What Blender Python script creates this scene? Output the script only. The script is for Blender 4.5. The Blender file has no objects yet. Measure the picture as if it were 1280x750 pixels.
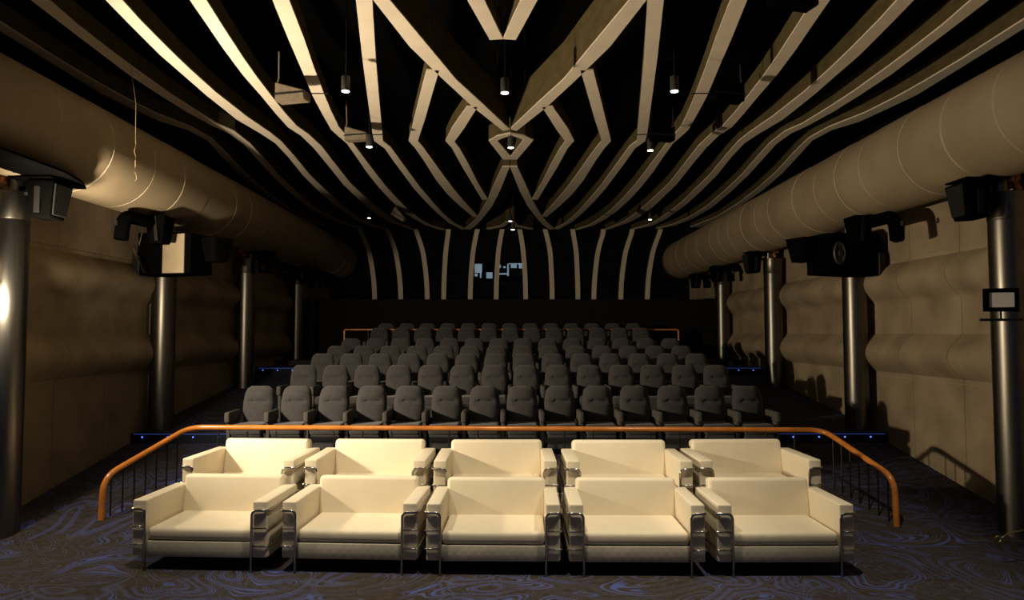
import bpy, bmesh, math, random
from mathutils import Vector, Matrix
random.seed(7)
sc = bpy.context.scene
C = sc.collection
PI = math.pi

# ------------------------------------------------------------------ camera
F = 24 / 36 * 1280                       # focal length in pixels of the 1280 x 750 frame
CAM_Z = 2.4
PITCH = math.atan(41 / F)
YAW = math.atan(2.7 / F)
cd = bpy.data.cameras.new('camera'); cam = bpy.data.objects.new('camera', cd); C.objects.link(cam)
cd.lens = 24; cd.sensor_width = 36; cd.clip_start = .05; cd.clip_end = 200
cam.location = (0, 0, CAM_Z); cam.rotation_euler = (PI / 2 + PITCH, 0, -YAW)
sc.camera = cam
CAM_R = cam.rotation_euler.to_matrix()

# ------------------------------------------------------------------ world, lights, exposure
w = bpy.data.worlds.new('world'); sc.world = w; w.use_nodes = True
w.node_tree.nodes['Background'].inputs[0].default_value = (.38, .52, 1, 1)
w.node_tree.nodes['Background'].inputs[1].default_value = .05
sc.view_settings.view_transform = 'Standard'; sc.view_settings.look = 'None'
sc.view_settings.gamma = 1; sc.view_settings.exposure = 0; sc.view_settings.use_curve_mapping = False

def spot(name, loc, target, watts, angle, blend, size, col):
    l = bpy.data.lights.new(name, 'SPOT'); l.energy = watts; l.spot_size = math.radians(angle); l.spot_blend = blend
    l.shadow_soft_size = size; l.color = col
    o = bpy.data.objects.new(name, l); C.objects.link(o); o.location = loc
    o.rotation_euler = (Vector(target) - Vector(loc)).to_track_quat('-Z', 'Y').to_euler()
    return o
FLOOD = (-5.46, 7.1, 2.75)              # the work light standing just outside the picture on the left
FLOOD_AIM = (1.3, 12.0, 5.5)
flood_light = spot('flood_lamp_light', FLOOD, FLOOD_AIM, 1850, 150, .9, .12, (1, .825, .585))
SOFA_LAMPS = [(-2.9, 5.95, 5.8), (-.2, 5.95, 5.8), (2.5, 5.95, 5.8)]   # the pendant row above the sofas
for i, p in enumerate(SOFA_LAMPS):
    spot('sofa_lamp_light', p, (p[0], 7.3, .3), 580, 64, .6, .09, (1, .87, .65))

# ------------------------------------------------------------------ helpers
def ray(x, v):
    return CAM_R @ Vector(((x - 640) / F, -(v - 375) / F, -1))
def on_z(x, v, z):
    d = ray(x, v); t = (z - CAM_Z) / d.z; return Vector((d.x * t, d.y * t, z))
def on_x(x, v, X):
    d = ray(x, v); t = X / d.x; return Vector((X, d.y * t, CAM_Z + d.z * t))
def on_y(x, v, Y):
    d = ray(x, v); t = Y / d.y; return Vector((d.x * t, Y, CAM_Z + d.z * t))

def smooth(a, b, t):
    t = min(1, max(0, (t - a) / (b - a))); return t * t * (3 - 2 * t)

def mesh_obj(name, bm, mats, parent=None, smooth_shade=False, auto=None):
    me = bpy.data.meshes.new(name); bmesh.ops.recalc_face_normals(bm, faces=bm.faces)
    bm.to_mesh(me); bm.free()
    for m in (mats if isinstance(mats, (list, tuple)) else [mats]): me.materials.append(m)
    if smooth_shade:
        for p in me.polygons: p.use_smooth = True
        if auto is not None:
            try: me.set_sharp_from_angle(angle=math.radians(auto))
            except Exception: pass
    o = bpy.data.objects.new(name, me); C.objects.link(o)
    if parent: o.parent = parent
    return o
def empty(name, loc=(0, 0, 0), rz=0):
    o = bpy.data.objects.new(name, None); C.objects.link(o); o.empty_display_size = .1
    o.location = loc; o.rotation_euler = (0, 0, rz); return o
def tag(o, label, cat=None, group=None, kind=None):
    if label: o['label'] = label
    if cat: o['category'] = cat
    if group: o['group'] = group
    if kind: o['kind'] = kind
    return o
def copy_tree(o, parent=None):
    c = o.copy(); C.objects.link(c); c.parent = parent
    for ch in [k for k in bpy.data.objects if k.parent == o]: copy_tree(ch, c)
    return c

def box(bm, lo, hi, bev=0, seg=2, mat=None):
    r = bmesh.ops.create_cube(bm, size=1); vs = r['verts']
    for q in vs:
        q.co = Vector([lo[i] + (q.co[i] + .5) * (hi[i] - lo[i]) for i in range(3)])
    if bev:
        es = list({e for q in vs for e in q.link_edges})
        r = bmesh.ops.bevel(bm, geom=es, offset=bev, segments=seg, affect='EDGES', profile=.5)
        vs = list({q for f in r['faces'] for q in f.verts} | {q for q in vs if q.is_valid})
    if mat is not None:
        for q in vs: q.co = mat @ q.co
    return vs
def taper_box(bm, c, size, top=1.0, bot=1.0, mat=None, bev=0):
    vs = box(bm, (-size[0] / 2, -size[1] / 2, -size[2] / 2), (size[0] / 2, size[1] / 2, size[2] / 2), bev)
    for q in vs:
        t = q.co.z / size[2] + .5; k = bot + (top - bot) * t
        q.co.x *= k; q.co.y *= k
        q.co = (mat @ q.co if mat else q.co) + Vector(c)
    return vs
def ring_frames(pts):
    pts = [Vector(p) for p in pts]; out = []; up = None
    for i, p in enumerate(pts):
        a = pts[i] - pts[i - 1] if i else pts[1] - pts[0]
        b = pts[i + 1] - pts[i] if i < len(pts) - 1 else a
        t = (a.normalized() + b.normalized()).normalized()
        if up is None:
            up = Vector((0, 0, 1)) if abs(t.z) < .9 else Vector((1, 0, 0))
        n = (up - t * up.dot(t)).normalized(); up = n
        out.append((p, n, t.cross(n)))
    return out
def tube(bm, pts, r, n=8, caps=True):
    rings = []
    rr = r if isinstance(r, (list, tuple)) else [r] * len(pts)
    for (p, a, b), q in zip(ring_frames(pts), rr):
        rings.append([bm.verts.new(p + a * (q * math.cos(2 * PI * k / n)) + b * (q * math.sin(2 * PI * k / n))) for k in range(n)])
    for A, B in zip(rings, rings[1:]):
        for k in range(n): bm.faces.new((A[k], A[(k + 1) % n], B[(k + 1) % n], B[k]))
    if caps:
        bm.faces.new(rings[0]); bm.faces.new(rings[-1])
def lathe(bm, prof, n=24, c=(0, 0, 0), caps=True):
    rings = []
    for r, z in prof:
        rings.append([bm.verts.new((c[0] + r * math.cos(2 * PI * k / n), c[1] + r * math.sin(2 * PI * k / n), c[2] + z)) for k in range(n)])
    for A, B in zip(rings, rings[1:]):
        for k in range(n): bm.faces.new((A[k], A[(k + 1) % n], B[(k + 1) % n], B[k]))
    if caps:
        bm.faces.new(rings[0]); bm.faces.new(rings[-1])
def bend(pts, r, n=5):
    """round the corners of a polyline"""
    pts = [Vector(p) for p in pts]; out = [pts[0]]
    for a, b, c in zip(pts, pts[1:], pts[2:]):
        u = (a - b); w_ = (c - b); k = min(r, u.length * .49, w_.length * .49)
        p0 = b + u.normalized() * k; p1 = b + w_.normalized() * k
        for i in range(n + 1):
            t = i / n; out.append(p0 * (1 - t) ** 2 + b * 2 * t * (1 - t) + p1 * t * t)
    out.append(pts[-1]); return out
def ribbon(bm, left, right, z0, z1, cap=True):
    """vertical-sided strip between two plan edges, from z0 up to z1"""
    n = len(left)
    a = [bm.verts.new((p.x, p.y, z0)) for p in left]; b = [bm.verts.new((p.x, p.y, z0)) for p in right]
    c = [bm.verts.new((p.x, p.y, z1)) for p in left]; d = [bm.verts.new((p.x, p.y, z1)) for p in right]
    for i in range(n - 1):
        bm.faces.new((a[i], a[i + 1], b[i + 1], b[i])); bm.faces.new((c[i], d[i], d[i + 1], c[i + 1]))
        bm.faces.new((a[i], c[i], c[i + 1], a[i + 1])); bm.faces.new((b[i], b[i + 1], d[i + 1], d[i]))
    for i in (0, n - 1): bm.faces.new((a[i], b[i], d[i], c[i]))

# ------------------------------------------------------------------ materials
def mat(name, col, rough=.7, metal=0, var=.12, scale=6, bump=0, bscale=60, spec=.5, emit=None, estr=0, stretch=(1, 1, 1), sheen=0):
    m = bpy.data.materials.new(name); m.use_nodes = True; nt = m.node_tree; N = nt.nodes; L = nt.links
    b = N['Principled BSDF']; b.inputs['Roughness'].default_value = rough; b.inputs['Metallic'].default_value = metal
    b.inputs['Specular IOR Level'].default_value = spec
    if sheen: b.inputs['Sheen Weight'].default_value = sheen
    tc = N.new('ShaderNodeTexCoord'); mp = N.new('ShaderNodeMapping'); mp.inputs['Scale'].default_value = stretch
    L.new(tc.outputs['Object'], mp.inputs[0])
    nz = N.new('ShaderNodeTexNoise'); nz.inputs['Scale'].default_value = scale; nz.inputs['Detail'].default_value = 5
    L.new(mp.outputs[0], nz.inputs['Vector'])
    rp = N.new('ShaderNodeValToRGB'); rp.color_ramp.elements[0].position = .3; rp.color_ramp.elements[1].position = .72
    rp.color_ramp.elements[0].color = tuple(c * (1 - var) for c in col) + (1,)
    rp.color_ramp.elements[1].color = tuple(min(1, c * (1 + var)) for c in col) + (1,)
    L.new(nz.outputs['Fac'], rp.inputs[0]); L.new(rp.outputs[0], b.inputs['Base Color'])
    if bump:
        n2 = N.new('ShaderNodeTexNoise'); n2.inputs['Scale'].default_value = bscale; n2.inputs['Detail'].default_value = 4
        L.new(mp.outputs[0], n2.inputs['Vector'])
        bp = N.new('ShaderNodeBump'); bp.inputs['Strength'].default_value = bump; bp.inputs['Distance'].default_value = .01
        L.new(n2.outputs['Fac'], bp.inputs['Height']); L.new(bp.outputs[0], b.inputs['Normal'])
    if emit:
        b.inputs['Emission Color'].default_value = tuple(emit) + (1,); b.inputs['Emission Strength'].default_value = estr
    return m

def carpet_mat():
    m = bpy.data.materials.new('swirl_carpet'); m.use_nodes = True; nt = m.node_tree; N = nt.nodes; L = nt.links
    b = N['Principled BSDF']; b.inputs['Roughness'].default_value = .95; b.inputs['Specular IOR Level'].default_value = .1
    tc = N.new('ShaderNodeTexCoord')
    def noise(scale, detail=1.0, src=None, dist=0.0):
        n = N.new('ShaderNodeTexNoise'); n.inputs['Scale'].default_value = scale; n.inputs['Detail'].default_value = detail
        n.inputs['Distortion'].default_value = dist
        L.new(src or tc.outputs['Object'], n.inputs['Vector']); return n
    def math_(op, a, bb=None):
        n = N.new('ShaderNodeMath'); n.operation = op
        for i, q in enumerate((a, bb)):
            if q is None: continue
            if isinstance(q, (int, float)): n.inputs[i].default_value = q
            else: L.new(q, n.inputs[i])
        return n.outputs[0]
    def ramp(src, p0, p1, c0=(0, 0, 0, 1), c1=(1, 1, 1, 1)):
        r = N.new('ShaderNodeValToRGB'); r.color_ramp.elements[0].position = p0; r.color_ramp.elements[1].position = p1
        r.color_ramp.elements[0].color = c0; r.color_ramp.elements[1].color = c1; L.new(src, r.inputs[0]); return r.outputs[0]
    # contour lines of a distorted field read as swirling strokes, grouped in bundles
    f1 = noise(.55, .5, dist=2.0); lines = math_('FRACT', math_('MULTIPLY', f1.outputs['Fac'], 60))
    tri = math_('ABSOLUTE', math_('SUBTRACT', lines, .5))
    stroke = ramp(tri, .22, .34)
    bundles = math_('FRACT', math_('MULTIPLY', f1.outputs['Fac'], 12))
    bmask = ramp(bundles, .50, .58)
    patch = ramp(noise(1.1, 1.5).outputs['Fac'], .42, .50)
    k = math_('MULTIPLY', math_('MULTIPLY', stroke, bmask), patch)
    thin = math_('MULTIPLY', ramp(math_('ABSOLUTE', math_('SUBTRACT', math_('FRACT', math_('MULTIPLY', f1.outputs['Fac'], 9.2)), .3)), .0, .035, (1, 1, 1, 1), (0, 0, 0, 1)), .6)
    base = ramp(noise(14, 4).outputs['Fac'], .3, .75, (.030, .024, .020, 1), (.058, .047, .038, 1))
    mx = N.new('ShaderNodeMix'); mx.data_type = 'RGBA'; L.new(k, mx.inputs[0]); L.new(base, mx.inputs[6]); mx.inputs[7].default_value = (.065, .085, .25, 1)
    f2 = noise(.5, .5, src=None, dist=2.4); mp2 = N.new('ShaderNodeMapping'); mp2.inputs['Location'].default_value = (13.7, 4.1, 2.2)
    L.new(tc.outputs['Object'], mp2.inputs[0]); L.new(mp2.outputs[0], f2.inputs['Vector'])
    k2 = math_('MULTIPLY', ramp(math_('ABSOLUTE', math_('SUBTRACT', math_('FRACT', math_('MULTIPLY', f2.outputs['Fac'], 44)), .5)), .26, .36), ramp(math_('FRACT', math_('MULTIPLY', f2.outputs['Fac'], 11)), .42, .52))
    k2 = math_('MULTIPLY', k2, .75)
    mx3 = N.new('ShaderNodeMix'); mx3.data_type = 'RGBA'; L.new(k2, mx3.inputs[0]); L.new(mx.outputs[2], mx3.inputs[6]); mx3.inputs[7].default_value = (.062, .066, .12, 1); mx = mx3
    mx2 = N.new('ShaderNodeMix'); mx2.data_type = 'RGBA'; L.new(thin, mx2.inputs[0]); L.new(mx.outputs[2], mx2.inputs[6]); mx2.inputs[7].default_value = (.085, .085, .12, 1)
    L.new(mx2.outputs[2], b.inputs['Base Color'])
    bp = N.new('ShaderNodeBump'); bp.inputs['Strength'].default_value = .5; bp.inputs['Distance'].default_value = .006
    L.new(noise(160, 2).outputs['Fac'], bp.inputs['Height']); L.new(bp.outputs[0], b.inputs['Normal'])
    return m

def quilt_mat(col):
    m = mat('quilted_leather', col, .55, var=.05)
    nt = m.node_tree; N = nt.nodes; L = nt.links; b = N['Principled BSDF']
    tc = N.new('ShaderNodeTexCoord'); hs = []
    for a in (45, -45):
        mp = N.new('ShaderNodeMapping'); mp.inputs['Rotation'].default_value = (0, math.radians(a), 0); L.new(tc.outputs['Object'], mp.inputs[0])
        wv = N.new('ShaderNodeTexWave'); wv.inputs['Scale'].default_value = 4.6; wv.bands_direction = 'X'; L.new(mp.outputs[0], wv.inputs['Vector']); hs.append(wv)
    mn = N.new('ShaderNodeMath'); mn.operation = 'MINIMUM'; L.new(hs[0].outputs['Fac'], mn.inputs[0]); L.new(hs[1].outputs['Fac'], mn.inputs[1])
    bp = N.new('ShaderNodeBump'); bp.inputs['Strength'].default_value = .06; bp.inputs['Distance'].default_value = .012
    L.new(mn.outputs[0], bp.inputs['Height']); L.new(bp.outputs[0], b.inputs['Normal'])
    return m

M = dict(
    carpet=carpet_mat(),
    plaster=mat('beige_plaster', (.285, .222, .143), .85, var=.26, scale=1.6, bump=.25, bscale=25, spec=.2),
    duct=mat('duct_plaster', (.28, .218, .138), .8, var=.14, scale=1.3, bump=.15, bscale=18, spec=.2),
    joint=mat('pale_joint', (.34, .28, .19), .9), seam=mat('duct_seam', (.40, .33, .225), .8),
    black=mat('matt_black', (.006, .006, .0065), .95, spec=.05),
    blackwall=mat('black_wall_cloth', (.010, .0095, .009), .95, spec=.05),
    steel=mat('brushed_steel', (.17, .158, .135), .36, metal=1, var=.15, scale=3, stretch=(8, 8, .6)),
    chrome=mat('chrome_tube', (.55, .53, .50), .16, metal=1, var=.03),
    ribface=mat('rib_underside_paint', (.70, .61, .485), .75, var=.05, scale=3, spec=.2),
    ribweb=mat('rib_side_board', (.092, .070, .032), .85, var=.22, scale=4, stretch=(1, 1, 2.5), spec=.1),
    cream=mat('cream_leather', (.78, .69, .52), .5, var=.03, scale=5, bump=.06, bscale=220, spec=.35),
    creamarm=mat('cream_leather_side', (.70, .62, .47), .55, var=.03, scale=5, bump=.06, bscale=220, spec=.3),
    quilt=quilt_mat((.50, .455, .37)),
    seat=mat('grey_seat_cloth', (.052, .050, .052), .92, var=.15, scale=30, bump=.3, bscale=300, spec=.15, sheen=.2),
    seatplastic=mat('grey_armrest_cloth', (.075, .068, .06), .8, var=.1, spec=.2),
    seatshell=mat('seat_shell_black', (.012, .012, .013), .6, spec=.3),
    rail=mat('varnished_orange_wood', (.60, .205, .035), .22, var=.22, scale=4, stretch=(1, 1, 1), spec=.6),
    iron=mat('black_iron', (.012, .012, .013), .5, metal=.3),
    speaker=mat('speaker_black', (.0022, .0022, .0021), .95, var=.1, spec=.0),
    grille=mat('speaker_grille', (.010, .0095, .009), .8, var=.3, scale=120, spec=.2),
    cone=mat('speaker_cone', (.05, .045, .04), .5, var=.15),
    tan=mat('floodlit_cabinet_tan', (.30, .24, .155), .8, var=.12, scale=5),  # flood light on the left speaker box put into the colour
    wedge=mat('ceiling_speaker_floodlit', (.16, .125, .085), .7, var=.25, scale=9),  # left wedge speakers only: the flood's brightness is put into the colour
    copper=mat('orange_insulation', (.42, .17, .06), .6, var=.5, scale=25),
    blue=mat('blue_led_strip', (.05, .10, .5), .5, emit=(.10, .20, 1), estr=.16),
    bluedot=mat('blue_led_point', (.05, .10, .5), .5, emit=(.10, .22, 1), estr=2.2),
    lens=mat('lamp_lens', (.9, .9, .9), .4, emit=(1, .97, .88), estr=9),
    lamp=mat('lamp_housing', (.04, .04, .038), .5, var=.05),
    floodpane=mat('flood_light_pane', (.78, .77, .73), .25, var=.04, spec=.6),
    booth=mat('booth_lit_surface', (.5, .55, .6), .5, emit=(.50, .66, .80), estr=.3),
    boothdark=mat('booth_machine', (.02, .022, .026), .6),
    glass=None, brass=mat('brass_fitting', (.45, .34, .15), .35, metal=1), wire=mat('pale_wire', (.45, .34, .18), .6),
    ledriser=mat('dark_blue_riser', (.006, .008, .02), .7, spec=.3),
)
g = bpy.data.materials.new('port_glass'); g.use_nodes = True
gb = g.node_tree.nodes['Principled BSDF']; gb.inputs['Transmission Weight'].default_value = 1; gb.inputs['Roughness'].default_value = .02
gb.inputs['IOR'].default_value = 1.02; gb.inputs['Base Color'].default_value = (.9, .95, 1, 1); M['glass'] = g

# ------------------------------------------------------------------ setting: floors
WX = 6.3; CZ = 6.026; BACK = 23.93
COLS = [4.51, 8.18, 11.86, 15.54, 19.27, 22.95]
RAMP0, RAMP1, RAMPZ = 7.95, 11.42, .57
def ramp_z(y): return RAMPZ * min(1, max(0, (y - RAMP0) / (RAMP1 - RAMP0)))
RXL, RXR = -3.88, 3.74                   # inner edges of the two ramps
def slab(name, lo, hi, m, label=None, bev=0):
    bm = bmesh.new(); box(bm, lo, hi, bev); return tag(mesh_obj(name, bm, m), label, kind='structure')
slab('floor', (-6.6, -3, -.2), (6.6, RAMP0, 0), M['carpet'])
slab('floor', (RXL, RAMP0, -.2), (RXR, 9.8, 0), M['carpet'])
def prism_x(name, x0, x1, prof, m):
    """side profile of (y, z) points swept from x0 to x1"""
    bm = bmesh.new(); A = [bm.verts.new((x0, y, z)) for y, z in prof]; B = [bm.verts.new((x1, y, z)) for y, z in prof]
    bm.faces.new(A); bm.faces.new(B[::-1])
    for i in range(len(prof)):
        j = (i + 1) % len(prof); bm.faces.new((A[i], B[i], B[j], A[j]))
    return tag(mesh_obj(name, bm, m), None, kind='structure')
for x0, x1 in ((-6.6, RXL), (RXR, 6.6)):
    prism_x('floor', x0, x1, [(RAMP0, -.2), (RAMP0, 0), (RAMP1, RAMPZ), (11.45, RAMPZ), (11.45, -.2)], M['carpet'])
slab('floor', (-3.87, 7.74, 0), (3.73, 9.8, .2), M['carpet'])             # low platform under the second sofa row
slab('floor', (RXL, 9.8, -.2), (RXR, 11.45, .59), M['carpet'])                     # terrace of the first seat row
ROWS = [  # y of backrest top, floor z, first seat x px, last seat x px, count
    (10.62, .58, 325.8, 932, 14), (12.4, .82, 380.7, 894.3, 14), (13.6, .99, 403.7, 870.4, 14), (14.8, 1.12, 422, 852, 14),
    (15.95, 1.27, 439, 838, 14), (17.9, 1.53, 474, 801.5, 13), (19.0, 1.66, 482.5, 791.7, 13)]
slab('floor', (-6.6, 11.45, -.2), (6.6, 11.85, .73), M['carpet'])
for x0, x1 in ((-6.6, -4.75), (4.75, 6.6)):
    prism_x('floor', x0, x1, [(11.85, -.2), (11.85, .73), (17.0, 1.36), (17.0, -.2)], M['carpet'])
slab('floor', (-4.75, 11.85, -.2), (4.75, 12.85, .82), M['carpet'])
slab('floor', (-4.75, 12.85, -.2), (4.75, 14.05, .99), M['carpet'])
slab('floor', (-4.75, 14.05, -.2), (4.75, 15.25, 1.12), M['carpet'])
slab('floor', (-4.75, 15.25, -.2), (4.75, 17.0, 1.27), M['carpet'])
slab('floor', (-6.6, 17.0, -.2), (6.6, 18.35, 1.53), M['carpet'])
slab('floor', (-6.6, 18.35, -.2), (6.6, BACK + .2, 1.66), M['carpet'])

# ------------------------------------------------------------------ setting: walls with panels, black void above
ROWZ = [(None, 1.68), (1.68, 3.60), (3.60, 4.70)]
def bulge(z):
    d = 0
    for zc, h, a in ((2.06, .30, .23), (3.23, .30, .23)):
        t = abs(z - zc) / h
        if t < 1: d = max(d, a * math.cos(PI / 2 * t) ** .85)
    return d
def floor_at(y):
    if y < 11.45: return ramp_z(y)
    if y < 11.85: return .73
    if y < 17.0: return .73 + (y - 11.85) / 5.15 * .63
    if y < 18.35: return 1.53
    return 1.66
for s, side in ((-1, 'left'), (1, 'right')):
    bm = bmesh.new(); box(bm, (min(s * (WX + .012), s * (WX + .3)), -3, -.2), (max(s * (WX + .012), s * (WX + .3)), BACK, 4.98))
    wall = tag(mesh_obj('wall_' + side, bm, M['joint']), None, kind='structure')
    bm = bmesh.new(); box(bm, (min(s * 7.2, s * 7.4), -3, 4.9), (max(s * 7.2, s * 7.4), BACK + .2, 9))
    box(bm, (min(s * WX, s * 7.3), -3, 4.93), (max(s * WX, s * 7.3), BACK + .2, 5.0))
    tag(mesh_obj('wall_' + side + '_upper', bm, M['black']), None, kind='structure')
    edges = [.8] + COLS
    for y0, y1 in zip(edges, edges[1:]):
        a, b = y0 + .12, y1 + .02
        n = 3; cuts = [a + (b - a) * k / n for k in range(n + 1)]
        for za, zb in ROWZ:
            for ya, yb in zip(cuts, cuts[1:]):
                lo = (min(floor_at(ya + .05), floor_at(yb - .05)) - .1) if za is None else za
                g_ = .004; ny, nz = (1, 1) if zb != 3.60 else (8, 30)
                bm = bmesh.new(); grid = []
                for j in range(nz + 1):
                    z = lo + g_ + (zb - lo - 2 * g_) * j / nz; row = []
                    for i in range(ny + 1):
                        y = ya + g_ + (yb - ya - 2 * g_) * i / ny
                        env = smooth(y0 + .35, y0 + .85, y) if nz > 1 else 0
                        row.append(bm.verts.new((s * (WX - bulge(z) * env), y, z)))
                    grid.append(row)
                for j in range(nz):
                    for i in range(ny): bm.faces.new((grid[j][i], grid[j][i + 1], grid[j + 1][i + 1], grid[j + 1][i]))
                rim = [grid[0][i] for i in range(ny + 1)] + [grid[j][ny] for j in range(1, nz + 1)] + [grid[nz][i] for i in range(ny - 1, -1, -1)] + [grid[j][0] for j in range(nz - 1, 0, -1)]
                back = [bm.verts.new((s * (WX + .02), q.co.y, q.co.z)) for q in rim]
                for k in range(len(rim)): bm.faces.new((rim[k], rim[(k + 1) % len(rim)], back[(k + 1) % len(rim)], back[k]))
                mesh_obj('wall_panel', bm, M['plaster'], wall, nz > 1, 40)
bm = bmesh.new(); box(bm, (-7.4, BACK + .12, -.2), (7.4, BACK + .3, 9)); tag(mesh_obj('wall_back', bm, M['black']), None, kind='structure')
bm = bmesh.new(); box(bm, (-7.4, -3, 9), (7.4, BACK + .3, 9.2)); tag(mesh_obj('ceiling', bm, M['black']), None, kind='structure')
bm = bmesh.new(); box(bm, (-6.1, 20.4, 1.6), (6.1, 21.0, 3.40), .02); tag(mesh_obj('wall_vestibule', bm, M['blackwall']), None, kind='structure')
for s, side in ((-1, 'left'), (1, 'right')):
    bm = bmesh.new(); box(bm, (min(s * 5.7, s * 6.28), 19.9, 1.6), (max(s * 5.7, s * 6.28), 21.0, 3.40), .02)
    tag(mesh_obj('wall_vestibule_' + side, bm, M['blackwall']), None, kind='structure')

# ------------------------------------------------------------------ big round ducts along both walls
def make_duct(s, label):
    t = empty('air_duct', (s * 5.853, 0, 4.886)); tag(t, label, 'air duct', 'round air ducts along the side walls')
    y = -1.0; i = 0; R = .642; random.seed(11 + s)
    while y < 23.1:
        L_ = random.choice((.75, .9, 1.05, 1.2)); y1 = min(23.26, y + L_)
        bm = bmesh.new(); n = 40; k = R + random.uniform(-.004, .004)
        prof = [(k - .012, y + .002), (k, y + .016), (k, y1 - .016), (k - .012, y1 - .002)]
        rings = [[bm.verts.new((r * math.cos(2 * PI * q / n), yy, r * math.sin(2 * PI * q / n))) for q in range(n)] for r, yy in prof]
        for A, B in zip(rings, rings[1:]):
            for q in range(n): bm.faces.new((A[q], A[(q + 1) % n], B[(q + 1) % n], B[q]))
        bm.faces.ensure_lookup_table()
        for f in bm.faces:
            if abs(f.calc_center_median().y - (y + y1) / 2) > (y1 - y) / 2 - .014: f.material_index = 1
        mesh_obj('duct_section', bm, [M['duct'], M['seam']], t, True, 22)
        y = y1
    bm = bmesh.new(); n = 40
    rings = [[bm.verts.new((R * r * math.cos(2 * PI * q / n), 23.26 + .36 * z, R * r * math.sin(2 * PI * q / n))) for q in range(n)] for r, z in ((1, 0), (.98, .3), (.9, .6), (.72, .85), (.4, .97), (.05, 1))]
    for A, B in zip(rings, rings[1:]):
        for q in range(n): bm.faces.new((A[q], A[(q + 1) % n], B[(q + 1) % n], B[q]))
    bm.faces.new(rings[-1]); mesh_obj('duct_end', bm, M['duct'], t, True)
make_duct(-1, 'long round beige duct running along the left wall under the ribs')
make_duct(1, 'long round beige duct running along the right wall under the ribs')

# ------------------------------------------------------------------ steel columns
def make_column(s, y, label):
    t = empty('steel_column', (s * 6.01, y, floor_at(y) - .03)); tag(t, label, 'column', 'steel columns along the side walls')
    h = 4.09 - (floor_at(y) - .03)
    bm = bmesh.new(); lathe(bm, [(.2, 0), (.2, h - .34)], 32); mesh_obj('shaft', bm, M['steel'], t, True, 50)
    bm = bmesh.new(); lathe(bm, [(.197, h - .34), (.205, h - .33), (.205, h - .005), (.198, h)], 32); mesh_obj('collar', bm, M['steel'], t, True, 50)
    bm = bmesh.new(); lathe(bm, [(.095, h), (.095, h + .16)], 20, (-s * .08, 0, 0)); mesh_obj('pipe_stub', bm, M['steel'], t, True, 50)
    bm = bmesh.new()
    for k in range(7): taper_box(bm, (s * .05 + random.uniform(-.06, .06), random.uniform(-.1, .02), h + .06 + random.uniform(0, .18)), (random.uniform(.05, .09), .06, random.uniform(.08, .16)), .7, 1, Matrix.Rotation(random.uniform(-.6, .6), 3, 'Y'), .012)
    mesh_obj('insulation_tuft', bm, M['copper'], t)
    return t
nth = ['nearest to the camera', 'second from the camera', 'third from the camera', 'fourth from the camera', 'farthest one at the back']
for s, side in ((-1, 'left'), (1, 'right')):
    for k, y in enumerate(COLS[1:5]):
        make_column(s, y, 'round grey steel column against the %s wall, %s' % (side, nth[k]))

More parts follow.
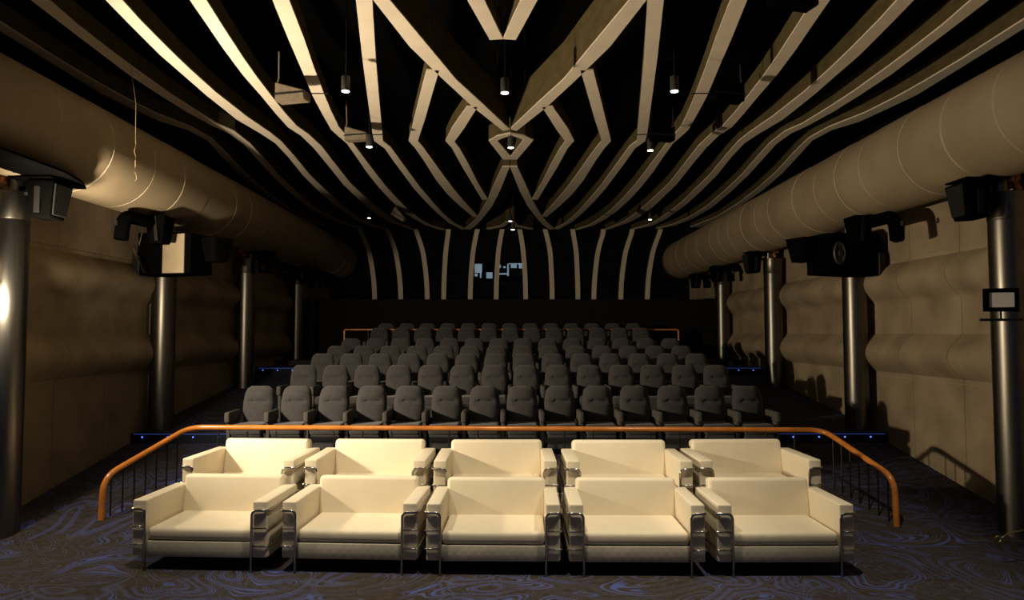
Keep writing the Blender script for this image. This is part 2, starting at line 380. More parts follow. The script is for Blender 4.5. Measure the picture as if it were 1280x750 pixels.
# ------------------------------------------------------------------ ceiling ribs (plan traced on the level z = 5.9)
RIBS = {
 'R1': ([(466.4, 0), (512, 58.4), (554.7, 100), (592, 134.6), (629, 163.8)], [(487.2, 0), (528, 48.8), (570.6, 100), (600.8, 127.4), (636.9, 161.5)]),
 'R2': ([(444.8, 0), (452.8, 72), (459.2, 120), (465.7, 167.7), (467.8, 176.3), (480.8, 185.5), (493.8, 204), (502.6, 215.7), (517.3, 235.5), (532, 252), (546.6, 266.5), (560, 278), (577, 287)],
        [(465.3, 0), (469.6, 72), (473.6, 120), (478, 167.7), (478.6, 176.3), (488, 183.5), (500, 200), (509.5, 213), (524.6, 233.5), (540, 251.5), (553.5, 266.5), (568, 279), (584, 287)]),
 'R3': ([(340.5, 0), (360, 48), (376, 84.8), (390.8, 120), (401.6, 140.3), (413.8, 162), (423.2, 170.6), (433.3, 179.2), (446, 197), (458.7, 215.7), (473.3, 234), (488, 250), (502.6, 263.3), (517.3, 273.6), (532, 281.6), (551, 287.5)],
        [(361.3, 0), (380, 48), (392.6, 84.8), (406, 120), (413.5, 138), (423.5, 158.5), (431.8, 168), (442, 180), (455, 197.5), (467.5, 214), (482, 232.5), (496.8, 248.7), (511.4, 263.3), (526, 274.3), (539.3, 282), (557, 287.5)]),
 'R4': ([(237.1, 0), (256, 27.2), (280, 62.4), (304, 94.4), (326.4, 120), (345, 142.5), (360, 159.2), (376, 169.5), (392, 185), (411, 208), (429.3, 231), (444, 245), (458.7, 259), (473.3, 270), (488, 278), (512, 286.5)],
        [(257.9, 0), (280, 35.2), (304, 72), (322, 97.5), (341, 122), (357, 142), (371, 157.5), (386, 168), (402, 183), (421, 207.5), (438, 229), (451.3, 241.5), (466, 255), (480.6, 267), (495.3, 277.5), (518.8, 287)]),
 'R5': ([(132, 0), (160, 28.8), (200, 68.8), (224, 89.6), (257.6, 119), (296, 149.6), (324.8, 166.5), (344, 179), (360, 196), (378.4, 219), (400, 240.5), (414.7, 253.8), (429.3, 264.8), (444, 275), (458.7, 282), (480, 286.8)],
        [(152.8, 0), (176, 25.6), (210, 60), (236, 85), (270, 115.5), (309, 146), (337, 165), (352, 177), (368, 195), (387.2, 218.5), (408, 238.5), (421.5, 252), (435.5, 263), (450, 273.5), (464, 281), (486, 287)]),
 'R6': ([(38.4, 0), (80, 32), (120, 62.4), (160, 92.8), (200, 119.2), (232, 139.2), (264, 156.8), (286.4, 167.2), (304, 180), (321.6, 199.5), (339.2, 219), (360, 238.8), (384, 258.8), (408, 273.2), (428.8, 281.5), (450, 286)],
        [(60, 0), (97, 32), (133, 60), (170, 87.5), (207, 114), (240, 135.5), (272, 155), (294, 164.5), (313, 179.5), (331, 199.5), (348, 219), (369, 239), (392, 258.5), (415, 272.5), (434, 280.5), (455, 286)]),
 'R7': ([(0, 39), (80, 88.8), (128, 118.4), (165, 136), (200, 152), (235, 162.8), (259, 175.5), (272, 190), (296, 216), (320, 237), (349, 257), (376, 274.5), (400, 284)],
        [(0, 28), (74, 75), (122, 103.5), (158, 123.5), (193, 141), (240, 159.5), (264, 173), (281.6, 190), (305, 215.5), (328, 236), (353, 255), (380, 271.5), (412, 284)]),
 'S1': ([(533, 88), (526, 115), (518, 147), (510.8, 176.3), (518.7, 185), (530, 201), (544.7, 224.5), (559.3, 242.8), (574, 256.7), (591.6, 271.4)],
        [(549, 88), (541, 115), (531.7, 147.5), (522.3, 176.3), (528.5, 183.5), (540.5, 200), (554.5, 219.5), (568, 237.5), (581.3, 253), (597.4, 270.6)]),
 'S2': ([(583.5, 133.8), (564.8, 160.5), (556.9, 176.3), (564.8, 185), (577, 207.3), (588.7, 226.7), (602.6, 250)],
        [(597, 133.8), (579.2, 162), (568, 177), (575, 186.5), (586.5, 207), (597, 228), (610, 249.4)]),
 'R8': ([(628, 208.3), (618, 229.6), (609.2, 250), (598.9, 267.7), (591.6, 277), (580, 287)], [(637.2, 208.3), (625.3, 238), (615, 258), (603, 273.5), (596, 281), (588, 287)]),
 'R9': ([(632, 277.5), (625, 282.5), (608, 286.3)], [(637.2, 277.5), (630, 283.5), (612, 287.2)]),
}
RIBNAMES = {'R1': 'inner big V rib', 'R2': 'first long rib out from the centre', 'R3': 'second long rib out from the centre', 'R4': 'third long rib out from the centre',
            'R5': 'fourth long rib out from the centre', 'R6': 'fifth long rib out from the centre', 'R7': 'outermost long rib beside the duct',
            'S1': 'longer kinked branch off the big V', 'S2': 'shorter kinked branch off the big V', 'R8': 'rear V rib below the diamond', 'R9': 'tiny rear rib arching above the booth window'}
AX = 637.3
def make_rib(name, left, right, label, depth, z=CZ, extend=0.0):
    L_ = [on_z(x, v, z) for x, v in left]; R_ = [on_z(x, v, z) for x, v in right]
    if extend:
        for E in (L_, R_):
            d = (E[0] - E[1]).normalized(); E.insert(0, E[0] + d * extend)
    t = empty('ceiling_rib', (0, 0, 0)); tag(t, label, 'ceiling rib', 'pale curved ceiling ribs')
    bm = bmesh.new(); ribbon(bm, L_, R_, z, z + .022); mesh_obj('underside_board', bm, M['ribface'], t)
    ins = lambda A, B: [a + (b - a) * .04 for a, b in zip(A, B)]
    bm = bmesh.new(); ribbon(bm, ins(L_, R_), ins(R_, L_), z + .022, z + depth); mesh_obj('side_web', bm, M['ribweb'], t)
    return t
for key, (a, b) in RIBS.items():
    depth = .56 if key == 'R1' else .26 if key[0] == 'R' else .25
    if key == 'R9': depth = .5
    ext = 3.2 if key in ('R2', 'R3', 'R4', 'R5', 'R6', 'R7') else .35 if key == 'R1' else 0
    for s, side in ((-1, 'left'), (1, 'right')):
        f = (lambda P: P) if s < 0 else (lambda P: [(2 * AX - x, v) for x, v in P])
        make_rib(key, f(a), f(b), 'pale ceiling rib on the %s half, %s' % (side, RIBNAMES[key]), depth, extend=ext)
make_rib('R0', [(584, 0), (612.3, 50)], [(605.3, 0), (628.8, 49)], 'pale short rib at the top centre, left arm of the cut V', .26, extend=2.5)
make_rib('R0', [(672, 0), (644.8, 50)], [(651, 0), (628.8, 49)], 'pale short rib at the top centre, right arm of the cut V', .26, extend=2.5)
# diamond frame where the ribs meet
t = empty('diamond_rib_frame'); tag(t, 'pale diamond shaped rib frame at the centre of the ceiling', 'ceiling rib')
outer = [(610.9, 176.3), (622, 170), (639, 166.5), (656, 169.8), (667, 175), (646.5, 199.4), (629, 199.4)]
inner = [(621.7, 176), (629, 172.5), (638.7, 169.8), (648, 172.3), (654.5, 175), (639.2, 195), (637.6, 195)]
for nm, z0, z1, m in (('underside_board', CZ, CZ + .022, M['ribface']), ('side_web', CZ + .022, CZ + .3, M['ribweb'])):
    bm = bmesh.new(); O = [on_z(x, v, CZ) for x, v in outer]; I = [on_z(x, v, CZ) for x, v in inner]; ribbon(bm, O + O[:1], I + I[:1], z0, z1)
    bmesh.ops.remove_doubles(bm, verts=bm.verts, dist=.0005); mesh_obj(nm, bm, m, t)

for x, v in ((622, 176), (656, 176)):
    p = on_z(x, v, CZ); bm = bmesh.new(); tube(bm, [(p.x, p.y, CZ + .28), (p.x, p.y, 9)], .012, 6); mesh_obj('hanger_rod', bm, M['iron'], t)

# ribs standing on the back wall
WALLRIBS = [((450, 287), (462, 315), (469, 375)), ((484, 287), (495, 315), (501.5, 375)), ((520, 288), (529, 315), (534.5, 375)), ((561, 289), (557.5, 315), (555, 375)),
            ((597, 287), (591.5, 315), (588, 375)), ((628, 287), (623, 315), (620.3, 375)), ((649.5, 287), (654, 315), (657, 375)), ((681, 287), (687.5, 315), (690, 375)),
            ((715.5, 289), (720, 315), (722, 375)), ((754, 291), (747, 315), (742, 375)), ((790, 290), (781.5, 315), (775.5, 375)), ((825, 289), (815.5, 315), (808.5, 375))]
onames = ['leftmost', 'second from the left', 'third from the left', 'fourth from the left', 'fifth from the left', 'sixth from the left', 'seventh from the left', 'eighth from the left',
          'ninth from the left', 'tenth from the left', 'eleventh from the left', 'rightmost']
for (p0, p1, p2), on in zip(WALLRIBS, onames):
    t = empty('wall_rib'); tag(t, 'pale vertical rib on the dark back wall, ' + on, 'wall rib', 'vertical ribs on the back wall')
    pts = []
    for k in range(13):
        u = k / 12; yv = 287 + 88 * u
        # quadratic through the three traced points
        def lag(v):
            vs = [p0[1], p1[1], p2[1]]; xs = [p0[0], p1[0], p2[0]]; r = 0
            for i in range(3):
                q = xs[i]
                for j in range(3):
                    if j != i: q *= (v - vs[j]) / (vs[i] - vs[j])
                r += q
            return r
        x = lag(max(p0[1], yv)) if yv < 315 else p1[0] + (p2[0] - p1[0]) * (1 - (1 - (yv - 315) / 60) ** 1.9)
        pts.append(on_y(x, yv, BACK))
    pts.append(pts[-1] + Vector((0, 0, -.9)))
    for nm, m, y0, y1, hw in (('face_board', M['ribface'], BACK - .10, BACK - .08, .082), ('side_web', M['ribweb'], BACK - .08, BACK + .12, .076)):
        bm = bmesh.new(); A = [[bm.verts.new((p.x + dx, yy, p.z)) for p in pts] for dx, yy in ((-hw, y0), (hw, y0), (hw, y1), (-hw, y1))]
        for k in range(len(pts) - 1):
            for q in range(4): bm.faces.new((A[q][k], A[(q + 1) % 4][k], A[(q + 1) % 4][k + 1], A[q][k + 1]))
        for k in (0, -1): bm.faces.new([A[q][k] for q in range(4)])
        mesh_obj(nm, bm, m, t)

# projection booth windows between the wall ribs
def port(px0, px1, lab, panels, darks, n):
    a = on_y(px0, 326, BACK); b = on_y(px1, 354, BACK); z0, z1 = b.z, a.z
    t = empty('window_%d' % n, (a.x, BACK, z0)); tag(t, None, kind='structure'); t['label'] = lab
    bm = bmesh.new(); W_ = b.x - a.x; H = z1 - z0
    for lo, hi in (((0, -.03, 0), (W_, .12, .05)), ((0, -.03, H - .05), (W_, .12, H)), ((0, -.03, 0), (.05, .12, H)), ((W_ - .05, -.03, 0), (W_, .12, H))): box(bm, lo, hi)
    mesh_obj('window_frame', bm, M['blackwall'], t)
    bm = bmesh.new(); box(bm, (.05, .0, .05), (W_ - .05, .006, H - .05)); mesh_obj('window_pane', bm, M['glass'], t)
    for q0, q1, r0, r1 in panels:
        A = on_y(q0, r0, BACK + .1); B = on_y(q1, r1, BACK + .1); bm = bmesh.new()
        box(bm, (A.x - a.x, .07, B.z - z0), (B.x - a.x, .1, A.z - z0)); mesh_obj('lit_booth_panel', bm, M['booth'], t)
    for q0, q1, r0, r1 in darks:
        A = on_y(q0, r0, BACK + .05); B = on_y(q1, r1, BACK + .05); bm = bmesh.new()
        box(bm, (A.x - a.x, .03, B.z - z0), (B.x - a.x, .06, A.z - z0), .01); mesh_obj('booth_machine', bm, M['boothdark'], t)
port(591.5, 618, 'projection booth window left of the middle ribs', [(593, 602.5, 330, 341), (593, 597, 342, 345.5), (600, 601.8, 340, 347.5), (608, 615.6, 340.5, 348)], [(603, 607.5, 330, 338), (602, 607.7, 340, 348)], 1)
port(621, 656, 'projection booth window between the two middle ribs', [(634, 636, 330, 345), (624, 634, 341.5, 343.3), (638.5, 646, 330.5, 335), (648.5, 653, 330, 335.5), (636, 654, 329.2, 330.3), (624, 626, 331, 335), (629, 632, 333, 335)], [(627, 633, 336, 341), (639, 652, 336.5, 346)], 2)

# ------------------------------------------------------------------ blue lit step edges
def led_step(y, z, z_low, xs, label, nd):
    t = empty('step_light', (0, y, z)); tag(t, label, 'step light', 'blue step lights')
    bm = bmesh.new(); box(bm, (xs[0], -.035, z_low - z - .02), (xs[1], -.012, -.004)); mesh_obj('riser_board', bm, M['ledriser'], t)
    bm = bmesh.new(); box(bm, (xs[0], -.05, -.02), (xs[1], .04, .006), .004); mesh_obj('nosing', bm, M['seatshell'], t)
    bm = bmesh.new(); box(bm, (xs[0] + .03, -.053, -.014), (xs[1] - .03, -.05, -.004)); mesh_obj('light_strip', bm, M['blue'], t)
    for k in range(nd):
        bm = bmesh.new(); x = xs[0] + (xs[1] - xs[0]) * (k + .4) / nd
        r = bmesh.ops.create_uvsphere(bm, u_segments=8, v_segments=5, radius=.013)
        for q in r['verts']: q.co += Vector((x, -.042, -.06))
        mesh_obj('light_point', bm, M['bluedot'], t)
led_step(11.45, .735, .56, (-6.25, -4.15), 'blue lit step edge across the left aisle beside the front seats', 5)
led_step(11.45, .735, .56, (4.1, 6.25), 'blue lit step edge across the right aisle beside the front seats', 5)
led_step(17.0, 1.535, 1.34, (-6.25, -4.8), 'small far blue lit step edge on the left aisle', 4)
led_step(17.0, 1.535, 1.34, (4.8, 6.25), 'small far blue lit step edge on the right aisle', 4)

# ------------------------------------------------------------------ white sofas
def make_sofa():
    t = empty('sofa')
    W2, AW, D = .685, .155, .86          # half width, arm width, depth
    bm = bmesh.new(); box(bm, (-W2 + AW + .004, .0, .135), (W2 - AW - .004, .74, .292), .012); mesh_obj('base', bm, M['quilt'], t, True, 40)
    bm = bmesh.new(); vs = box(bm, (-W2 + AW + .004, .002, .295), (W2 - AW - .004, .70, .425), .045, 4)
    mesh_obj('seat_cushion', bm, M['cream'], t, True)
    bm = bmesh.new(); R_ = Matrix.Translation((0, .655, .36)) @ Matrix.Rotation(math.radians(-9), 4, 'X')
    box(bm, (-W2 + AW - .022, 0, 0), (W2 - AW + .022, .165, .46), .045, 4, R_)
    mesh_obj('back_cushion', bm, M['cream'], t, True)
    for s in (-1, 1):
        x0, x1 = sorted((s * W2, s * (W2 - AW)))
        bm = bmesh.new()
        box(bm, (x0 + .006, 0, .14), (x1 - .006, .80, .70), .014, 3)
        xo0, xo1 = sorted((s * (W2 - .05), s * (W2 - .001)))
        for za, zb in ((.142, .254), (.266, .432), (.444, .61)): box(bm, (xo0, .03, za), (xo1, .795, zb), .006)
        mesh_obj('armrest', bm, M['creamarm'], t, True, 40)
        xi = s * (W2 - AW + .006); xo = s * (W2 + .012)
        bm = bmesh.new(); tube(bm, bend([(xi, -.02, 0), (xi, -.02, .615), (xo, -.02, .615), (xo, .80, .615)], .06, 6), .0135, 10)
        mesh_obj('frame_tube', bm, M['chrome'], t, True)
        for z in (.438, .26):
            bm = bmesh.new(); tube(bm, bend([(xi, -.016, z), (xo, -.016, z), (xo, .80, z)], .025, 4), .0085, 8); mesh_obj('frame_bar', bm, M['chrome'], t, True)
        bm = bmesh.new(); tube(bm, [(xo, .80, 0), (xo, .80, .63)], .0115, 8); mesh_obj('rear_leg', bm, M['chrome'], t, True)
    return t
sofa0 = make_sofa()
front_legs = [((180, 713.5), (313.5, 716)), ((368.6, 716.5), (502.2, 719)), ((550, 720), (682.7, 721)), ((730, 721.5), (865, 722)), ((917, 722), (1052.5, 721.5))]
five = ['leftmost', 'second from the left', 'middle', 'second from the right', 'rightmost']
for k, (a, b) in enumerate(front_legs):
    A = on_z(a[0], a[1], 0); B = on_z(b[0], b[1], 0); d = B - A
    o = sofa0 if k == 0 else copy_tree(sofa0)
    rz = math.atan2(d.y, d.x); sc_ = 1.0; mid = (A + B) / 2
    o.location = (mid.x, mid.y + .02, 0); o.rotation_euler = (0, 0, rz)
    o.scale = (d.length / 1.072,) * 2 + (1.0,)
    tag(o, 'cream leather chrome framed sofa in the front row, %s of five' % five[k], 'sofa', 'cream leather sofas in two rows')
for k, (px, Y, yaw, q) in enumerate([(297.5, 7.98, -4, .985), (456.3, 7.93, -1.5, 1.03), (619, 7.88, 0, 1.035), (787.3, 7.85, 0, 1.06), (951, 7.90, 1.5, 1.035)]):
    o = copy_tree(sofa0); p = on_y(px, 590, Y)
    o.location = (p.x, Y, .2); o.rotation_euler = (0, 0, math.radians(yaw)); o.scale = (q, 1.06, 1.06)
    tag(o, 'cream leather chrome framed sofa in the rear row, %s of five' % five[k], 'sofa', 'cream leather sofas in two rows')

# ------------------------------------------------------------------ orange wooden handrail round the sofas
def rail_thing(name, paths, r, balusters, label, cap_ends=True):
    t = empty(name, (0, 0, 0)); tag(t, label, 'handrail')
    for p in paths:
        bm = bmesh.new(); tube(bm, p, r, 12); mesh_obj('rail', bm, M['rail'], t, True, 60)
    for x, y, z0, z1 in balusters:
        bm = bmesh.new(); tube(bm, [(x, y, z0), (x, y, z1)], .011, 6); mesh_obj('baluster', bm, M['iron'], t)
    return t
YB, ZB = 9.72, 1.04
cL = on_y(237, 534, YB); cR = on_y(1029, 537.5, YB)
pL = on_z(126, 653, .07); pR = on_z(1121, 660, .045)
tL = on_y(127, 597, pL.y); tR = on_y(1113, 598, pR.y)
path = bend([(pL.x, pL.y, ramp_z(pL.y)), (pL.x, pL.y + .03, tL.z), (cL.x, YB, cL.z), (cR.x, YB, cR.z), (pR.x, pR.y + .03, tR.z), (pR.x, pR.y, ramp_z(pR.y))], .2, 6)
bal = []
for P0, c, tz in ((pL, cL, tL.z), (pR, cR, tR.z)):
    for k in range(1, 8):
        u = k / 8 - .03; y = P0.y + (YB - P0.y) * u
        bal.append((P0.x + (c.x - P0.x) * u, y, ramp_z(y) - .01, tz + (c.z - tz) * u - .01))
for k in range(1, 22):
    bal.append((cL.x + (cR.x - cL.x) * k / 22, YB, .2, ZB - .03))
rail_thing('handrail', [path], .037, bal, 'orange wooden handrail with thin black balusters around the sofas')
YR = 18.2
a = on_y(430.5, 412, YR); b = on_y(848, 410.5, YR)
path = bend([(a.x, YR, 1.53), (a.x, YR, a.z), (b.x, YR, a.z), (b.x, YR, 1.53)], .05, 4)
rail_thing('handrail', [path], .022, [(a.x + (b.x - a.x) * k / 14, YR, 1.53, a.z) for k in range(1, 14)], 'far orange handrail behind the sixth row of grey seats')

# ------------------------------------------------------------------ grey cinema seats
def make_seat():
    t = empty('cinema_seat')
    # backrest: pillow loft, origin at floor under the backrest
    bm = bmesh.new(); nz, nx = 16, 10; tilt = math.radians(11); fr = []; bk = []
    wk = [(0, .175), (.12, .205), (.30, .228), (.55, .236), (.78, .222), (.90, .205), (.97, .17), (1.0, .13)]
    def width(u):
        for (a, wa), (b_, wb) in zip(wk, wk[1:]):
            if u <= b_: return wa + (wb - wa) * (u - a) / (b_ - a)
        return wk[-1][1]
    for j in range(nz + 1):
        u = j / nz; h = .60 * u; ra, rb = [], []
        for i in range(nx + 1):
            q = -1 + 2 * i / nx
            pil = (1 - abs(q) ** 3.2) * min(1, (1 - u) * 7 + .05) ** .5 * min(1, u * 9 + .1) ** .5
            dep = .085 * pil
            dep -= .06 * math.exp(-((u - .62) / .045) ** 2) * (.75 if abs(q) < .3 else 1.25 if abs(q) < .46 else math.exp(-((abs(q) - .46) / .12) ** 2))
            dep += .022 * math.exp(-((u - .80) / .12) ** 2) * (1 - q * q)
            X = q * width(u); yy = -dep; zz = h
            ra.append(bm.verts.new((X, yy * math.cos(tilt) + zz * math.sin(tilt) - .13, zz * math.cos(tilt) - yy * math.sin(tilt) * 0 + .41)))
            rb.append(bm.verts.new((X * .97, .045 * min(1, (1 - u) * 8 + .2) + zz * math.sin(tilt) - .13, zz * math.cos(tilt) + .41)))
        fr.append(ra); bk.append(rb)
    for G, flip in ((fr, 1), (bk, 0)):
        for j in range(nz):
            for i in range(nx): bm.faces.new((G[j][i], G[j][i + 1], G[j + 1][i + 1], G[j + 1][i]))
    for j in range(nz):
        for i in (0, nx): bm.faces.new((fr[j][i], fr[j + 1][i], bk[j + 1][i], bk[j][i]))
    for i in range(nx):
        for j in (0, nz): bm.faces.new((fr[j][i], fr[j][i + 1], bk[j][i + 1], bk[j][i]))
    mesh_obj('backrest', bm, M['seat'], t, True, 70)
    bm = bmesh.new(); box(bm, (-.225, -.60, .33), (.225, -.06, .475), .035, 3, None); mesh_obj('seat_cushion', bm, M['seat'], t, True)
    bm = bmesh.new(); box(bm, (-.21, -.575, .12), (.21, -.50, .33), .012); mesh_obj('front_panel', bm, M['seat'], t, True, 40)
    bm = bmesh.new(); box(bm, (-.10, -.38, 0), (.10, -.12, .33), .01); mesh_obj('pedestal', bm, M['seatshell'], t)
    return t
def add_arm(t, x):
    bm = bmesh.new(); box(bm, (x - .038, -.56, .50), (x + .038, -.10, .655), .022, 3); box(bm, (x - .026, -.50, 0), (x + .026, -.14, .52), .008)
    return mesh_obj('armrest', bm, M['seatplastic'], t, True, 45)
ords = ['first', 'second', 'third', 'fourth', 'fifth', 'sixth', 'seventh', 'eighth', 'ninth', 'tenth', 'eleventh', 'twelfth', 'thirteenth', 'fourteenth']
seat0 = make_seat(); arm0 = add_arm(seat0, -.287); first = True
for ri, (Y, fz, xa, xb, n) in enumerate(ROWS):
    A = on_y(xa, 450, Y).x; B = on_y(xb, 450, Y).x
    for k in range(n):
        x = A + (B - A) * k / (n - 1)
        o = seat0 if first else copy_tree(seat0); first = False
        o.location = (x, Y + .02, fz); q = ((B - A) / (n - 1)) / .574; o.scale = (q, 1, 1)
        where = 'the front row' if ri == 0 else 'the ' + ords[ri] + ' row' if ri < 6 else 'the rearmost row'
        tag(o, 'dark grey cinema seat in %s, %s seat from the left' % (where, ords[k]), 'cinema seat', 'dark grey cinema seats in rows')
        if k == n - 1:
            a = arm0.copy(); C.objects.link(a); a.parent = o; a.location.x = .574

# ------------------------------------------------------------------ pendant lamps
def pendant(p, label, on=True, r=.055, h=.2):
    t = empty('pendant_lamp', p); tag(t, label, 'ceiling lamp', 'small pendant spotlights')
    bm = bmesh.new(); lathe(bm, [(r, 0), (r, h * .95), (r * .8, h)], 16); mesh_obj('housing', bm, M['lamp'], t, True, 50)
    bm = bmesh.new(); lathe(bm, [(r * .9, -.006), (r * .9, .004)], 16); mesh_obj('lens', bm, M['lens'], t)
    bm = bmesh.new(); tube(bm, [(0, 0, h), (0, 0, 9 - p[2])], .006, 5); mesh_obj('cable', bm, M['iron'], t)
lamps = [(432, 114, 5.55, 'front left pendant lamp between two ribs'), (631, 116, 5.55, 'front middle pendant lamp hanging inside the big V of ribs'), (843, 114, 5.55, 'front right pendant lamp between two ribs'),
         (461.5, 183.5, 5.5, 'second row pendant lamp on the left beside a wedge speaker'), (638.5, 184.5, 5.62, 'pendant lamp shining inside the diamond rib frame'), (813, 188, 5.5, 'second row pendant lamp on the right beside a wedge speaker'),
         (461.5, 272.5, 5.6, 'far left small pendant lamp near the back wall'), (638, 276.5, 5.7, 'far middle small pendant lamp, upper of the close pair'), (641, 287, 5.3, 'far middle small pendant lamp, lower of the close pair'), (812.5, 274.5, 5.6, 'far right small pendant lamp near the back wall')]
for x, v, z, lab in lamps:
    pendant(on_z(x, v, z), 'small glowing ' + lab)
for p, nm in zip(SOFA_LAMPS, ('left', 'middle', 'right')):
    pendant((p[0], p[1], p[2] + .02), 'bright pendant lamp above the sofas, %s one of three' % nm)

# ------------------------------------------------------------------ speakers on the columns, wedge speakers under the ribs
def surround(s, y, label, big=1.0):
    """tapered surround speaker hung from a bracket on a column, facing the room"""
    t = empty('wall_speaker', (s * 5.54, y - .03, 3.98)); tag(t, label, 'speaker', 'black wall speakers on the columns')
    bm = bmesh.new(); vs = taper_box(bm, (0, 0, 0), (.30 * big, .34 * big, .44 * big), 1.12, .80, Matrix.Rotation(-s * .06, 3, 'Y'), .02); mesh_obj('cabinet', bm, M['speaker'], t, True, 40)
    bm = bmesh.new(); taper_box(bm, (-s * .155 * big, 0, 0), (.02, .29 * big, .37 * big), 1.1, .82, Matrix.Rotation(-s * .13, 3, 'Y'), .006); mesh_obj('grille', bm, M['grille'], t)
    bm = bmesh.new(); taper_box(bm, (.02 * s, -.175 * big, 0), (.07, .012, .33 * big), 1.0, 1.0, None, .004); mesh_obj('side_trim', bm, M['grille'], t)
    bm = bmesh.new(); box(bm, (min(-s * .16, s * .36), -.20, .24), (max(-s * .16, s * .36), .20, .262), .006); mesh_obj('top_plate', bm, M['speaker'], t)
    bm = bmesh.new(); tube(bm, bend([(s * .12, 0, .1), (s * .33, 0, .1), (s * .40, 0, .27)], .06), .03, 8); mesh_obj('bracket', bm, M['iron'], t)
    return t
for s, side in ((-1, 'left'), (1, 'right')):
    t = surround(s, 8.18, 'black tapered speaker beside the nearest steel column on the %s wall' % side)
    if s < 0:                            # the long dark canopy board over this speaker, near end lengthened to shade the duct
        bm = bmesh.new(); O = [(-.30, -1.5), (.40, -1.5), (.38, -.3), (.24, .25), (.06, .62), (-.05, .62), (-.30, .2)]
        A = [bm.verts.new((x, y, .275)) for x, y in O]; B = [bm.verts.new((x, y, .30)) for x, y in O]
        bm.faces.new(A); bm.faces.new(B)
        for k in range(len(O)): bm.faces.new((A[k], A[(k + 1) % len(O)], B[(k + 1) % len(O)], B[k]))
        mesh_obj('canopy_board', bm, M['speaker'], t)
    surround(s, 15.54, 'black tapered speaker beside the third steel column on the %s wall' % side)
def hood(s, y, z, label, tall=.34, xoff=5.82):
    """speaker with a bent black hose hanging from its rear"""
    t = empty('hooded_speaker', (s * xoff, y, z)); tag(t, label, 'speaker', 'black speakers with bent hoses')
    bm = bmesh.new(); taper_box(bm, (0, 0, 0), (.30, .34, .44), 1.08, .72, None, .02); mesh_obj('cabinet', bm, M['speaker'], t, True, 40)
    bm = bmesh.new(); taper_box(bm, (-s * .02, -.178, 0), (.05, .012, .38), 1.0, 1.0, Matrix.Rotation(s * .12, 3, 'Y')); mesh_obj('side_trim', bm, M['grille'], t)
    bm = bmesh.new(); tube(bm, bend([(s * .06, -.02, .10), (s * .13, -.78, .10), (s * .14, -.82, -.26)], .28, 8), .098, 14); mesh_obj('bent_hose', bm, M['speaker'], t, True, 60)
    bm = bmesh.new(); lathe(bm, [(.03, -.02), (.03, .05)], 10, (s * .16, -.93, -.05)); mesh_obj('clamp', bm, M['iron'], t)
    return t
for s, side in ((-1, 'left'), (1, 'right')):
    hood(s, 10.74, 4.02, 'black speaker with bent hose above the large speaker box on the %s wall' % side, xoff=5.53)
    hood(s, 18.95, 4.04, 'black speaker with bent hose on top of the fourth steel column, %s wall' % side, xoff=5.76)
    hood(s, 21.3, 4.02, 'black speaker with bent hose at the far end of the %s wall' % side)
def big_box(s, side):
    t = empty('large_speaker', (s * 5.6, 11.4, 3.70)); tag(t, 'large black speaker box with wing cabinet before the second column, %s wall' % side, 'speaker', 'large black speaker boxes')
    rz = Matrix.Rotation(s * .22, 3, 'Z') 
    bm = bmesh.new(); box(bm, (-.50, -.28, -.34), (.50, .28, .34), .015)
    for q in bm.verts: q.co.z *= 1 + .06 * (q.co.x * s)
    bmesh.ops.rotate(bm, verts=bm.verts, matrix=rz); mesh_obj('cabinet', bm, M['speaker'], t)
    bm = bmesh.new(); taper_box(bm, (-s * .70, -.02, .08), (.30, .34, .40), 1.15, .75, Matrix.Rotation(s * .45, 3, 'Z'), .01); mesh_obj('wing_cabinet', bm, M['speaker'], t, True, 40)
    if s > 0:
        bm = bmesh.new(); lathe(bm, [(.19, 0), (.17, .02), (.11, -.01), (.05, .012), (.02, .02)], 24)
        Rm = rz.to_4x4() @ Matrix.Translation((-s * .30, -.285, .0)) @ Matrix.Rotation(PI / 2, 4, 'X') @ Matrix.Scale(.6, 4, (1, 0, 0))
        bmesh.ops.transform(bm, matrix=Rm, verts=bm.verts); mesh_obj('speaker_cone', bm, M['cone'], t, True, 50)
    bm = bmesh.new(); box(bm, (min(s * .44, s * .57), -.31, -.36), (max(s * .44, s * .57), .0, .02), .01); bmesh.ops.rotate(bm, verts=bm.verts, matrix=rz); mesh_obj('mount_plate', bm, M['iron'], t)
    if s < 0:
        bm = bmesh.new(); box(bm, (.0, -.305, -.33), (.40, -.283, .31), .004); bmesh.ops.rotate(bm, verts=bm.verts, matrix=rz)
        o = mesh_obj('floodlit_panel', bm, M['tan'], t); o['label'] = 'panel on the box with flood light put into its tan colour'  # tan stands for flood light falling on this side of the box
        bm = bmesh.new()
        for x0, x1 in ((-.50, -.42), (-.34, -.42)): tube(bm, [(x0, -.33, .55), (x1, -.36, .12)], .008, 6)
        tube(bm, [(-.56, -.30, .08), (-.28, -.40, -.33)], .022, 6); mesh_obj('hanging_strut', bm, M['chrome'], t)
    return t
big_box(-1, 'left'); big_box(1, 'right')

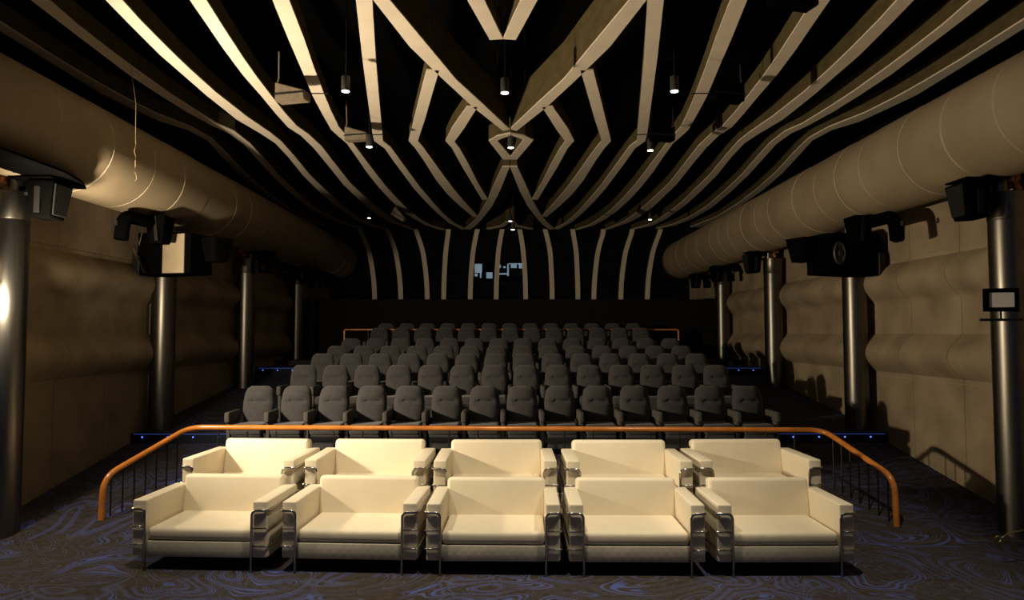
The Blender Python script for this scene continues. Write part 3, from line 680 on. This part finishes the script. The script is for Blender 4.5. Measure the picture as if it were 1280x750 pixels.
def wedge(px, v, z, label, s, size=1.0, roll=0.0):
    """flat wedge-shaped ceiling speaker clamped below a rib"""
    p = on_z(px, v, z); t = empty('ceiling_speaker', p); tag(t, label, 'speaker', 'wedge speakers under the ceiling ribs')
    R_ = Matrix.Rotation(s * .25, 3, 'Z') @ Matrix.Rotation(roll, 3, 'Y')
    k = size
    pts = [(-.24, -.10, -.10), (.24, -.10, -.10), (.24, .10, -.10), (-.24, .10, -.10), (-.24, -.10, .19), (.24, -.10, .03), (.24, .10, .03), (-.24, .10, .19)]
    bm = bmesh.new(); V = [bm.verts.new(R_ @ (Vector((-s * x if True else x, y, q)) * k)) for x, y, q in pts]
    for f in ((0, 1, 2, 3), (4, 5, 6, 7), (0, 1, 5, 4), (1, 2, 6, 5), (2, 3, 7, 6), (3, 0, 4, 7)): bm.faces.new([V[i] for i in f])
    bmesh.ops.bevel(bm, geom=list(bm.edges), offset=.012, segments=2, affect='EDGES'); mesh_obj('cabinet', bm, M['wedge'] if s < 0 else M['speaker'], t, True, 40)  # left cabinets take the floodlit tone, their mirrored right twins stay black
    bm = bmesh.new(); box(bm, (-.245 * k, -.108 * k, -.01), (.245 * k, -.095 * k, .014)); 
    for q in bm.verts: q.co = R_ @ q.co
    mesh_obj('seam_strip', bm, M['iron'], t)
    bm = bmesh.new(); tube(bm, bend([R_ @ (Vector((s * .235, -.02, -.06)) * k), R_ @ (Vector((s * .27, -.02, .14)) * k), R_ @ (Vector((s * .24, 0, .28)) * k)], .05), [.016 * k] * 2 + [.016 * k] * 6, 6) if False else tube(bm, [R_ @ (Vector((s * .245, -.02, -.08)) * k), R_ @ (Vector((s * .265, -.02, .12)) * k), R_ @ (Vector((s * .235, 0, .27)) * k), Vector((s * .2, 0, .62))], .014 * k, 6)
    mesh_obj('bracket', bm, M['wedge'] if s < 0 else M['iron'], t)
    bm = bmesh.new(); box(bm, (min(-s * .2, -s * .52) * k, -.012, .02), (max(-s * .2, -s * .52) * k, .012, .03)); mesh_obj('clamp_arm', bm, M['iron'], t)
for s, side in ((-1, 'left'), (1, 'right')):
    m = (lambda x: x) if s < 0 else (lambda x: 2 * AX - x)
    wedge(m(366), 119, 5.72, 'large wedge speaker under the front ribs, %s side' % side, s, .95)
    wedge(m(447), 170, 5.72, 'medium wedge speaker under the rib kink, %s side' % side, s, .85)
    wedge(m(499), 269.5, 5.72, 'small wedge speaker under the far ribs, %s side' % side, s, .9, .55 * -s)
wedge(990, -4, 5.75, 'wedge speaker cut off by the top edge, right side', 1, 1.0)

# ------------------------------------------------------------------ flood lights
def flood(loc, aim, label, lit):
    t = empty('flood_light', loc); tag(t, label, 'flood light', 'work flood lights on columns')
    t.rotation_euler = (Vector(aim) - Vector(loc)).to_track_quat('Y', 'Z').to_euler()
    bm = bmesh.new(); box(bm, (-.17, -.07, -.135), (.17, .0, .135), .012); 
    mesh_obj('housing', bm, M['speaker'], t, True, 40)
    bm = bmesh.new()
    for lo, hi in (((-.17, -.002, .085), (.17, .02, .135)), ((-.17, -.002, -.135), (.17, .02, -.085)), ((-.17, -.002, -.085), (-.125, .02, .085)), ((.125, -.002, -.085), (.17, .02, .085))): box(bm, lo, hi, .004)
    mesh_obj('bezel', bm, M['speaker'], t)
    bm = bmesh.new(); box(bm, (-.125, .0, -.085), (.125, .006, .085)); mesh_obj('pane', bm, M['lens'] if lit else M['floodpane'], t)
    bm = bmesh.new(); box(bm, (-.21, -.05, -.245), (.21, -.01, -.215), .004); tube(bm, [(0, -.03, -.22), (0, -.03, -.13)], .012, 6); mesh_obj('bracket', bm, M['iron'], t)
    if lit:
        Ri = t.rotation_euler.to_matrix().transposed(); dn = Ri @ Vector((0, 0, 1))
        bm = bmesh.new(); p0 = Vector((0, -.03, -.22)); tube(bm, [p0, p0 - dn * (loc[2] - .235)], .018, 8)
        q = p0 - dn * (loc[2] - .245); tube(bm, [q + dn * .02, q], .11, 16)
        mesh_obj('stand', bm, M['iron'], t)
flood((5.68, 7.86, 2.78), (3.0, 0, 2.6), 'black flood light with white pane on the nearest right column', False)
flood((FLOOD[0] - .05, FLOOD[1] - .055, FLOOD[2] - .02), FLOOD_AIM, 'lit flood light on a stand just outside the left edge', True)

t = empty('added_column_lamp', (-5.84, 7.58, 2.78)); tag(t, 'small added lamp out of view, brightening the nearest left column', 'lamp')  # added lamp, there only to make the nearest left column blaze
bm = bmesh.new(); lathe(bm, [(.012, -.05), (.03, -.03), (.038, 0), (.03, .03), (.012, .05)], 14); mesh_obj('bulb', bm, M['lens'], t, True)
bm = bmesh.new(); lathe(bm, [(.022, .05), (.026, .06), (.026, .13), (.012, .15)], 14); tube(bm, [(0, 0, .13), (-.05, .12, .16), (-.10, .34, .16)], .01, 6); mesh_obj('socket_arm', bm, M['iron'], t)
l = bpy.data.lights.new('added_column_light', 'POINT'); l.energy = 130; l.color = (1, .86, .64); l.shadow_soft_size = .045  # unseen point light that goes with the added lamp
o = bpy.data.objects.new('added_column_light', l); C.objects.link(o); o.location = (-5.86, 7.68, 2.76)

# ------------------------------------------------------------------ small things
p = on_x(168, 150, -5.3); bm = bmesh.new(); pts = []
a = on_x(167, 128, -5.05); b_ = on_x(166, 226, -5.05)
for k in range(40):
    u = k / 39; z = a.z + (b_.z - a.z) * u; amp = .035 * smooth(.45, .7, u)
    if k == 0: pts.append((-5.12, a.y, CZ + .05))
    pts.append((-5.02 + amp * .6 * math.cos(u * 34), a.y + (b_.y - a.y) * u + amp * math.sin(u * 40), z))
tube(bm, pts, .0025, 5); tag(mesh_obj('hanging_wire', bm, M['wire']), 'thin pale curly wire hanging before the left duct', 'wire')
t = empty('metal_hook', (0, 0, 0)); tag(t, 'small chrome rod with ring end on the carpet at the right edge', 'rod')
q = on_y(1250, 674, 7.2); q.z = max(q.z, ramp_z(7.2) + .012)
bm = bmesh.new(); tube(bm, [q, q + Vector((.13, .05, .05)), q + Vector((.36, .1, .07))], .009, 8); mesh_obj('rod', bm, M['chrome'], t, True)
bm = bmesh.new(); tube(bm, [q + Vector((.03 * math.cos(k / 12 * 2 * PI) - .02, 0, .035 * math.sin(k / 12 * 2 * PI))) for k in range(13)], .007, 6); mesh_obj('ring', bm, M['brass'], t, True)
